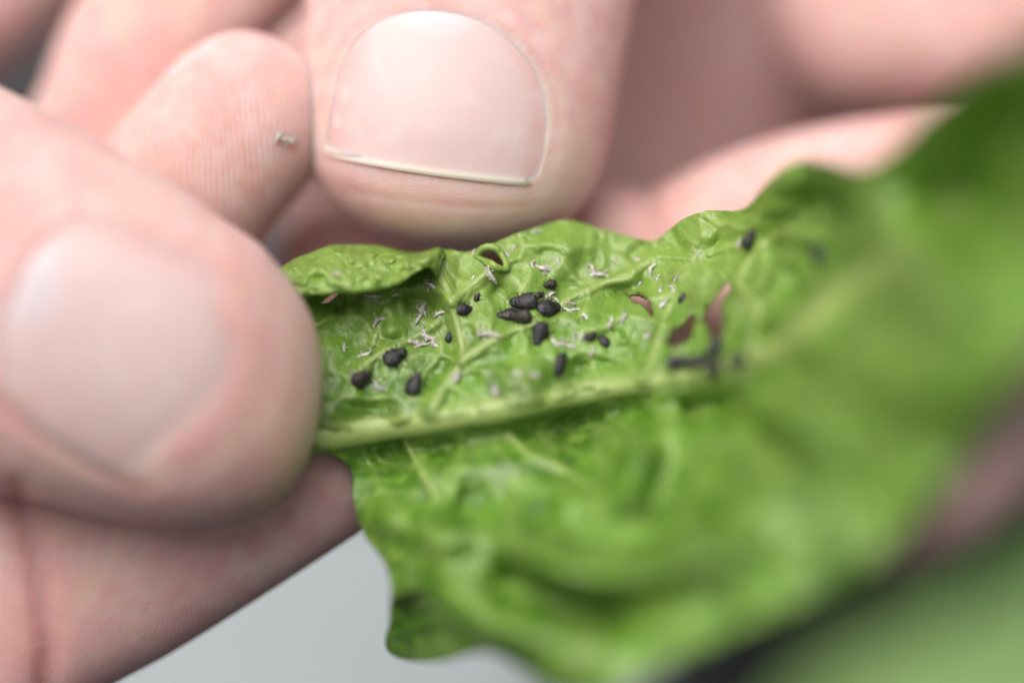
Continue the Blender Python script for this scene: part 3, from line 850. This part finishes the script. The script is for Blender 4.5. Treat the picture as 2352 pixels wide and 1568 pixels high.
    fy = fy + 4 * fbm(fx / 38, fy / 50, 19)
    V2 = W(fx, fy, fd).reshape(-1, 3)
    id2 = np.arange(nu2 * nv3).reshape(nu2, nv3) + len(V)
    q2 = np.stack([id2[:-1, :-1], id2[:-1, 1:], id2[1:, 1:], id2[1:, :-1]], -1).reshape(-1, 4)
    # raised lip round the curled hole
    hp = catmull(HOLES[4] + [HOLES[4][0]], 61)[:-1]
    cxy = hp.mean(0)
    V3, q3 = [], []
    nr = 10
    vx = hp - cxy; vx = vx / np.linalg.norm(vx, axis=1)[:, None]
    dz = blade_depth(hp[:, 0] + vx[:, 0] * 9, hp[:, 1] + vx[:, 1] * 9)[0]
    for _k in range(12): dz = (np.roll(dz, 1) + 2 * dz + np.roll(dz, -1)) / 4
    for i in range(60):
        x, y = hp[i]; ox, oy = vx[i]
        top = max(0, -oy) ; low = max(0, oy)
        rr_ = 4.2 + 1.2 * top + 3.6 * low ** 2 + .5 * math.sin(i * 1.7)
        d0 = dz[i] - .015 - .07 * top - .03 * low
        for kk in range(nr):
            a = 2 * math.pi * kk / nr
            V3.append(W(x + ox * (rr_ * math.cos(a) + rr_ * .7), y + oy * (rr_ * math.cos(a) + rr_ * .7), d0 - 4.5 * .0034 * math.sin(a)))
    o3 = len(V) + len(V2)
    for i in range(60):
        for kk in range(nr):
            q3.append((o3 + i * nr + kk, o3 + i * nr + (kk + 1) % nr, o3 + ((i + 1) % 60) * nr + (kk + 1) % nr, o3 + ((i + 1) % 60) * nr + kk))
    allV = np.vstack([V, V2, np.array(V3)]) - root_loc
    allF = [tuple(r_) for r_ in q] + [tuple(r_) for r_ in q2] + q3
    at = {'vein': np.r_[vm.ravel(), np.clip(.2 + .3 * fbm(fx / 30, fy / 20, 12), 0, 1).ravel(), np.full(600, .25)],
          'yellow_green': np.r_[np.clip(yellow_green, 0, 1).ravel(), np.full(len(V2), .6), np.full(600, .85)],
          'stain_darkening': np.r_[np.clip(stain_darkening, 0, 1).ravel(), np.zeros(len(V2) + 600)]}
    bl = mesh_obj('blade', allV, allF, LEAF, root, attrs=at)
    bm = bmesh.new(); bm.from_mesh(bl.data)
    loose = [v for v in bm.verts if not v.link_faces]
    bmesh.ops.delete(bm, geom=loose, context='VERTS'); bm.to_mesh(bl.data); bm.free()
    sol = bl.modifiers.new('thick', 'SOLIDIFY'); sol.thickness = .022; sol.offset = 0
    # midrib and side veins stand proud of the blade (this is its underside)
    def rib(name, poly, w0, w1, sink, ns, flat=.8, tone=.9, yellow_green=.1):
        c = catmull(poly, ns)
        x, y = c[:, 0], c[:, 1]
        d, _ = blade_depth(x, y)
        for _k in range(4): d[1:-1] = (d[:-2] + 2 * d[1:-1] + d[2:]) / 4
        ww = np.linspace(w0, w1, ns) * (1 + .22 * vnoise(np.arange(ns) * .45, np.full(ns, 3.3), 7))
        ww[-1] *= .3
        p = W(x, y, d + sink * ww * K * D) - root_loc
        V_, f_ = tube_mesh(p, ww * K * D, nseg=16, ns=ns * 2, flat=flat, up=-F)
        mesh_obj(name, V_, f_, LEAF, root, attrs={'vein': np.full(len(V_), tone), 'yellow_green': np.full(len(V_), yellow_green), 'stain_darkening': np.zeros(len(V_))})
    rib('midrib', [(x, y + 2) for x, y in MID[:17]], 33, 11, .45, 60, .85, 1.0, .5)
    for poly, w0, w1 in VEINS[:9]:
        rib('vein', poly, w0 * .78, w1 * .6, .35, 22, .8, .75)
    return root

build_leaf()

# ------------------------------------------------------------------ insects on the leaf
def surf(px, py):
    """blade point and normal towards the camera"""
    e = 3.0
    x = np.array([px, px + e, px, px - e, px], float); y = np.array([py, py, py + e, py, py - e], float)
    d, _ = blade_depth(x, y)
    q = W(x, y, d)
    n = np.cross(q[1] - q[3], q[4] - q[2])
    n /= np.linalg.norm(n)
    if n @ F > 0: n = -n
    return q[0], n

def frame(px, py, ang, lift=0., tilt=1.0, onto=None):
    """matrix: local X along photo angle ang (degrees, anticlockwise), local Z off the surface"""
    if onto is None:
        p, n = surf(px, py)
        n = n * .6 - F * .4 * tilt; n /= np.linalg.norm(n)
    else:
        p, n = onto
    t = math.cos(math.radians(ang)) * R + math.sin(math.radians(ang)) * U
    t = t - n * (t @ n); t /= np.linalg.norm(t)
    s = np.cross(n, t)
    M = Matrix(((t[0], s[0], n[0], 0), (t[1], s[1], n[1], 0), (t[2], s[2], n[2], 0), (0, 0, 0, 1)))
    M.translation = Vector(p + n * lift)
    return M

def lathe(prof, n=20, zs=.85, wob=.0, seed=0):
    vs, fs = [], []
    for i, (x, r) in enumerate(prof):
        for k in range(n):
            a = 2 * math.pi * k / n
            rr_ = r * (1 + wob * float(vnoise(np.array(i * .8 + seed * 5.), np.array(k * .7), seed)))
            vs.append((x, rr_ * math.cos(a), rr_ * zs * math.sin(a) + .0))
    for i in range(len(prof) - 1):
        for k in range(n):
            fs.append((i * n + k, (i + 1) * n + k, (i + 1) * n + (k + 1) % n, i * n + (k + 1) % n))
    fs.append(tuple(range(n))); fs.append(tuple((len(prof) - 1) * n + k for k in range(n))[::-1])
    return np.array(vs), fs

def aphid_source(seed, mat):
    """unit length 1 along X, head at +X, belly at Z = 0"""
    e = empty('aphid')
    prof = []
    for i in range(25):
        s = i / 24
        r = .33 * math.sin(math.pi * s ** .85) ** .58 * (1 - .22 * s) if 0 < s < 1 else .012
        r *= 1 + .035 * math.sin(s * 42)
        prof.append((-.5 + .86 * s, max(r, .012)))
    v, f = lathe(prof, 24, .74, .26, seed); v[:, 2] += .23
    mesh_obj('abdomen', v, f, mat, e)
    prof = [(.14 + .34 * i / 12, max(.012, .175 * math.sin(math.pi * (i / 12) ** .85) ** .6)) for i in range(13)]
    v, f = lathe(prof, 18, .8, .10, seed + 3); v[:, 2] += .19
    mesh_obj('head', v, f, mat, e)
    for sgn in (-1, 1):
        for k, (x0, x1) in enumerate(((.18, .34), (.08, .05), (-.02, -.26))):
            V_, f_ = tube_mesh([(x0, sgn * .12, .16), ((x0 + x1) / 2, sgn * .32, .20), (x1 * 1.15, sgn * .42, .0), (x1 * 1.15 + .02, sgn * .47, -.01)], [.022, .016, .011, .008], 7, 10)
            mesh_obj('leg', V_, f_, LIMB, e)
        V_, f_ = tube_mesh([(.42, sgn * .06, .26), (.47, sgn * .14, .33), (.34, sgn * .24, .36), (.1, sgn * .27, .36)], [.012, .009, .007, .005], 6, 12)
        mesh_obj('antenna', V_, f_, LIMB, e)
        V_, f_ = tube_mesh([(-.30, sgn * .14, .34), (-.42, sgn * .2, .40), (-.5, sgn * .22, .41)], [.02, .017, .013], 7, 8)
        mesh_obj('cornicle', V_, f_, LIMB, e)
    return e

def copy_tree(o):
    c = o.copy(); COL.objects.link(c)
    for ch in o.children:
        d = ch.copy(); COL.objects.link(d); d.parent = c
    return c

# (px, py, length px, angle, tint, label)
APHIDS = [
    (1205, 699, 72, 172, 'k', 'plump black aphid topmost of the tight cluster at the leaf middle'),
    (1256, 712, 66, 20, 'k', 'blue black aphid at the right end of the tight middle cluster'),
    (1165, 731, 54, 185, 'k', 'glossy black aphid at the left end of the tight middle cluster'),
    (1200, 729, 58, 170, 'b', 'brownish grey aphid lowest in the tight middle cluster'),
    (1241, 771, 62, 255, 'k', 'black aphid standing upright just below the tight middle cluster'),
    (1064, 713, 50, 5, 'k', 'black aphid half behind the fork of the raised vein'),
    (1097, 684, 24, 70, 'k', 'tiny black aphid nymph above the fork of the raised vein'),
    (1260, 655, 36, 200, 'b', 'shrivelled blackish brown aphid above the middle cluster'),
    (1238, 679, 26, 30, 'b', 'small ragged brown aphid touching the top of the middle cluster'),
    (908, 823, 64, 35, 'k', 'largest round black aphid between the thumb and the forked vein'),
    (828, 868, 58, 30, 'b', 'brownish black aphid nearest the tip of the pinching thumb'),
    (957, 885, 60, 75, 'k', 'oval black aphid just above the pale midrib at its left end'),
    (1357, 776, 36, 40, 'k', 'left one of two small black aphids right of the cluster'),
    (1387, 785, 38, 120, 'k', 'right one of two small black aphids right of the cluster'),
    (1287, 828, 44, 60, 'k', 'upper one of two blurred aphids above the middle of the midrib'),
    (1279, 850, 44, 250, 'k', 'lower one of two blurred aphids above the middle of the midrib'),
    (1032, 775, 30, 80, 'k', 'small dark aphid tucked against the left side of the forked vein'),
    (1727, 551, 52, 50, 'k', 'lone black aphid high on the right part of the leaf'),
    (1887, 588, 62, 130, 'k', 'blurred black aphid farthest right on the leaf'),
    (1570, 686, 28, 60, 'k', 'small dark aphid above the pink torn holes'),
    (1652, 802, 58, 80, 'k', 'upright blurred aphid above the row on the midrib'),
    (1556, 836, 54, 10, 'k', 'leftmost aphid of the blurred row along the midrib'),
    (1602, 842, 60, 175, 'k', 'second aphid from the left in the blurred row along the midrib'),
    (1648, 848, 52, 5, 'b', 'third aphid from the left in the blurred row along the midrib'),
    (1700, 836, 54, 30, 'k', 'rightmost aphid of the blurred row along the midrib'),
]
src = {'k': aphid_source(1, APHID), 'b': aphid_source(5, APHID_BROWN)}
used = set()
for px, py, ln, ang, tint, label in APHIDS:
    o = src[tint] if tint not in used else copy_tree(src[tint])
    used.add(tint)
    _, _, dz = P(surf(px, py)[0])
    s = ln * K * (D + float(dz))
    M = frame(px, py, ang, .02 if 1540 < px < 1710 and py > 790 else -.02 * s)
    o.matrix_world = M @ Matrix.Diagonal((s, s * random.uniform(.95, 1.1), s * random.uniform(.95, 1.1), 1))
    tag(o, label, 'aphid', 'black aphids on the leaf')

def husk_mesh(seed):
    r = random.Random(seed)
    b = [(-.5, 0, .06), (-.2, r.uniform(-.1, .1), .14), (.12, r.uniform(-.12, .12), .16), (.42, r.uniform(-.2, .2), .08)]
    V_, f_ = tube_mesh(b, [.04, r.uniform(.10, .15), r.uniform(.08, .13), .035], 10, 16, .7)
    V_ = np.array(V_); f_ = list(f_)
    for i in range(len(V_)):
        V_[i] += np.array([r.uniform(-.012, .012) for _ in range(3)])
    for k in range(5):
        x0 = r.uniform(-.3, .35); sg = r.choice((-1, 1))
        a, b2 = tube_mesh([(x0, sg * .05, .1), (x0 + r.uniform(-.15, .15), sg * r.uniform(.15, .25), r.uniform(.08, .2)), (x0 + r.uniform(-.25, .25), sg * r.uniform(.22, .42), .0)], [.032, .024, .014], 6, 8)
        f_ += [tuple(i + len(V_) for i in q) for q in b2]; V_ = np.vstack([V_, a])
    me = bpy.data.meshes.new('shed_skin')
    me.from_pydata([tuple(v) for v in V_], [], [tuple(int(i) for i in q) for q in f_])
    me.polygons.foreach_set('use_smooth', [True] * len(me.polygons)); me.materials.append(HUSK)
    return me
HUSKS = [husk_mesh(s) for s in range(8)]

# clusters that nothing tells apart share a label; the others have their own
SKINS = [
    ('pale shed aphid skin lying flat just under the lip of the rolled lobe', [(853, 680, 48, 175)]),
    ('faint grey shed skin in the shadow under the rolled lobe', [(905, 677, 30, 170)]),
    ('pale shed skin slanting across the glossy hollow beside the thumb', [(872, 742, 48, 48)]),
    ('grey shed skin of the tall clump left of the forked vein', [(968, 712, 42, 60, 'upper grey shed skin of the tall clump left of the forked vein'), (962, 730, 44, 75, 'lower grey shed skin of the tall clump left of the forked vein'), (974, 724, 30, 100, 'short shed skin on the right side of the tall clump left of the forked vein')]),
    ('thin wiry shed skin below the tall clump left of the forked vein', [(975, 756, 30, 110)]),
    ('grey shed skin in the ragged heap above the largest round aphid', [(948, 790, 48, 170, 'long shed skin at the left end of the ragged heap above the largest round aphid'), (968, 797, 36, 20, 'shed skin lowest in the ragged heap above the largest round aphid'), (988, 776, 50, 130, 'large slanting shed skin in the middle of the ragged heap above the largest round aphid'), (1003, 790, 40, 140, 'shed skin at the right end of the ragged heap beside the forked vein'), (976, 772, 30, 150, 'small shed skin topmost in the ragged heap above the largest round aphid')]),
    ('pale shed skin clinging to the upper edge of the forked vein', [(990, 660, 42, 155)]),
    ('short pale shed skin upright at the top of the forked vein', [(1014, 605, 26, 105)]),
    ('small whitish shed skin near the edge of the pinching thumb', [(790, 802, 30, 80)]),
    ('pale shed skin left of the largest round aphid', [(838, 816, 38, 20)]),
    ('blurred pale shed skin on the fork of the raised vein', [(1012, 722, 32, 25)]),
    ('tiny pale shed skin on the back of the brownish aphid by the thumb', [(811, 862, 26, 80)]),
    ('blurred whitish shed skin right of the brownish aphid by the thumb', [(875, 889, 42, 160)]),
    ('blurred pale shed skin near the foot of the forked vein', [(1049, 866, 44, 55)]),
    ('blurred pinkish shed skin on the ridge right of the forked vein', [(1122, 776, 56, 170)]),
    ('large blurred whitish shed skin just above the midrib', [(1142, 896, 44, 95)]),
    ('pale curved shed skin hanging below the curled hole', [(1130, 628, 48, 115)]),
    ('tiny pale shed skin left below the curled hole', [(1087, 640, 22, 80)]),
    ('grey shed skin right beside the curled hole', [(1167, 586, 34, 120, 'longer grey shed skin touching the right rim of the curled hole'), (1181, 572, 26, 40, 'short grey shed skin up and to the right of the curled hole')]),
    ('pale shed skin of the bent pair above the shrivelled aphid', [(1224, 611, 28, 95, 'short upright shed skin, left of the bent pair above the shrivelled aphid'), (1247, 620, 50, 160, 'long pale shed skin, right of the bent pair above the shrivelled aphid')]),
    ('faint grey shed skin at the edge under the pressing thumb', [(1229, 532, 32, 20, 'faint grey shed skin right under the tip of the pressing thumb'), (1090, 580, 22, 60, 'small grey shed skin at the upper left rim of the curled hole')]),
    ('short pale shed skin between the curled hole and the L shaped pair', [(1283, 600, 28, 115)]),
    ('pale shed skin of the L shaped pair above the right ridge', [(1359, 622, 36, 105, 'upright shed skin of the L shaped pair above the right ridge'), (1376, 638, 46, 2, 'level shed skin of the L shaped pair above the right ridge')]),
    ('small grey shed skin between the L shaped pair and the notch in the edge', [(1412, 599, 24, 110, 'small grey shed skin just right of the L shaped pair'), (1466, 597, 26, 160, 'small grey shed skin just below the notch in the leaf edge')]),
    ('pale shed skin at the top right of the middle cluster', [(1264, 677, 32, 30, 'pale shed skin slanting up from the top of the middle cluster'), (1274, 691, 28, 150, 'pale shed skin at the upper right corner of the middle cluster'), (1254, 686, 24, 60, 'tiny shed skin between the ragged brown aphid and the blue black aphid')]),
    ('whitish shed skin right beside the middle cluster', [(1309, 697, 38, 175, 'long whitish shed skin, upper one right beside the middle cluster'), (1301, 715, 32, 150, 'whitish shed skin touching the right end of the middle cluster'), (1323, 716, 34, 5, 'level whitish shed skin a little right of the middle cluster')]),
    ('thin pale shed skin farthest right of the middle cluster', [(1346, 728, 26, 105)]),
    ('pale shed skin below right of the upright aphid', [(1283, 789, 46, 175, 'long pale shed skin just below right of the upright aphid'), (1308, 798, 36, 150, 'bent pale shed skin at the end of the long one below the upright aphid')]),
    ('faint pale shed skin left of the two small aphids', [(1314, 776, 26, 80, 'faint shed skin between the upright aphid and the two small aphids'), (1338, 774, 26, 70, 'faint shed skin touching the left one of the two small aphids'), (1361, 811, 28, 60, 'faint shed skin below the two small aphids')]),
    ('blurred whitish shed skin in the pale hollow left of the pink holes', [(1404, 742, 36, 75, 'left blurred whitish shed skin in the pale hollow left of the pink holes'), (1433, 732, 34, 65, 'right blurred whitish shed skin in the pale hollow left of the pink holes')]),
    ('small blurred pale shed skin in the middle of the rough patch under the notch', [(1467, 652, 26, 20, 'blurred pale shed skin just above the leftmost pink hole'), (1500, 622, 38, 85, 'long upright shed skin at the top of the rough patch under the notch'), (1512, 640, 30, 60), (1553, 640, 26, 70, 'pale shed skin at the right edge of the rough patch under the notch'), (1528, 700, 40, 40, 'large blurred shed skin right of the leftmost pink hole'), (1488, 776, 30, 40, 'blurred shed skin below the leftmost pink hole'), (1545, 665, 24, 120), (1520, 668, 24, 80)]),
    ('dim grey shed skin just above the bright middle of the midrib', [(1187, 858, 32, 170, 'dim grey shed skin above the midrib, below the ridge right of the fork'), (1226, 862, 32, 175, 'dim grey shed skin above the midrib, left of the two blurred aphids')]),
    ('blurred grey shed skin beside the lone aphid on the right', [(1700, 560, 28, 80, 'blurred grey shed skin just left of the lone aphid on the right'), (1603, 583, 24, 60, 'blurred grey shed skin midway between the notch and the lone aphid')]),
    ('thin dark shed skin speck on the rolled lobe', [(772, 629, 24, 170)]),
]
n = 0
for label, items in SKINS:
    for it_ in items:
        px, py, ln, ang = it_[:4]
        own = it_[4] if len(it_) > 4 else label
        o = bpy.data.objects.new('shed_skin', HUSKS[n % 8])
        COL.objects.link(o)
        if label.endswith('rolled lobe') and 'speck' in label:
            M = frame(px, py, ang, 0, 1, (W(px, py, -.30), U * .6 - F * .8))
        else:
            M = frame(px, py, ang, .005)
        s = ln * K * D * random.uniform(.92, 1.18)
        o.matrix_world = M @ Matrix.Diagonal((s, s * .95, s * .95, 1))
        tag(o, own, 'shed skin', 'pale shed skins of the aphids')
        n += 1
# tuft of shed skin stuck between the two fingers
hand_l = [o for o in COL.objects if o.name == 'hand'][0]
dg = bpy.context.evaluated_depsgraph_get()
Vh, _ = verts_of(hand_l.data)
bv = BVHTree.FromPolygons([Vector(v) for v in Vh], [p.vertices[:] for p in hand_l.data.polygons])
for i, (px, py, ln, ang) in enumerate([(642, 316, 30, 60), (656, 322, 36, 150), (670, 325, 28, 20)]):
    h = bv.ray_cast(Vector(CAM), Vector(W(px, py, 0.) - CAM).normalized())
    p, nn = np.array(h[0]), -F
    o = bpy.data.objects.new('shed_skin', HUSKS[(i * 3) % 8]); COL.objects.link(o)
    s = ln * K * D * 1.3
    o.matrix_world = frame(px, py, ang, .0, 1, (p, nn)) @ Matrix.Diagonal((s, s, s, 1))
    tag(o, ('left', 'middle', 'right')[i] + ' grey shed skin of the small tuft stuck to the ridged fingertip', 'shed skin', 'pale shed skins of the aphids')
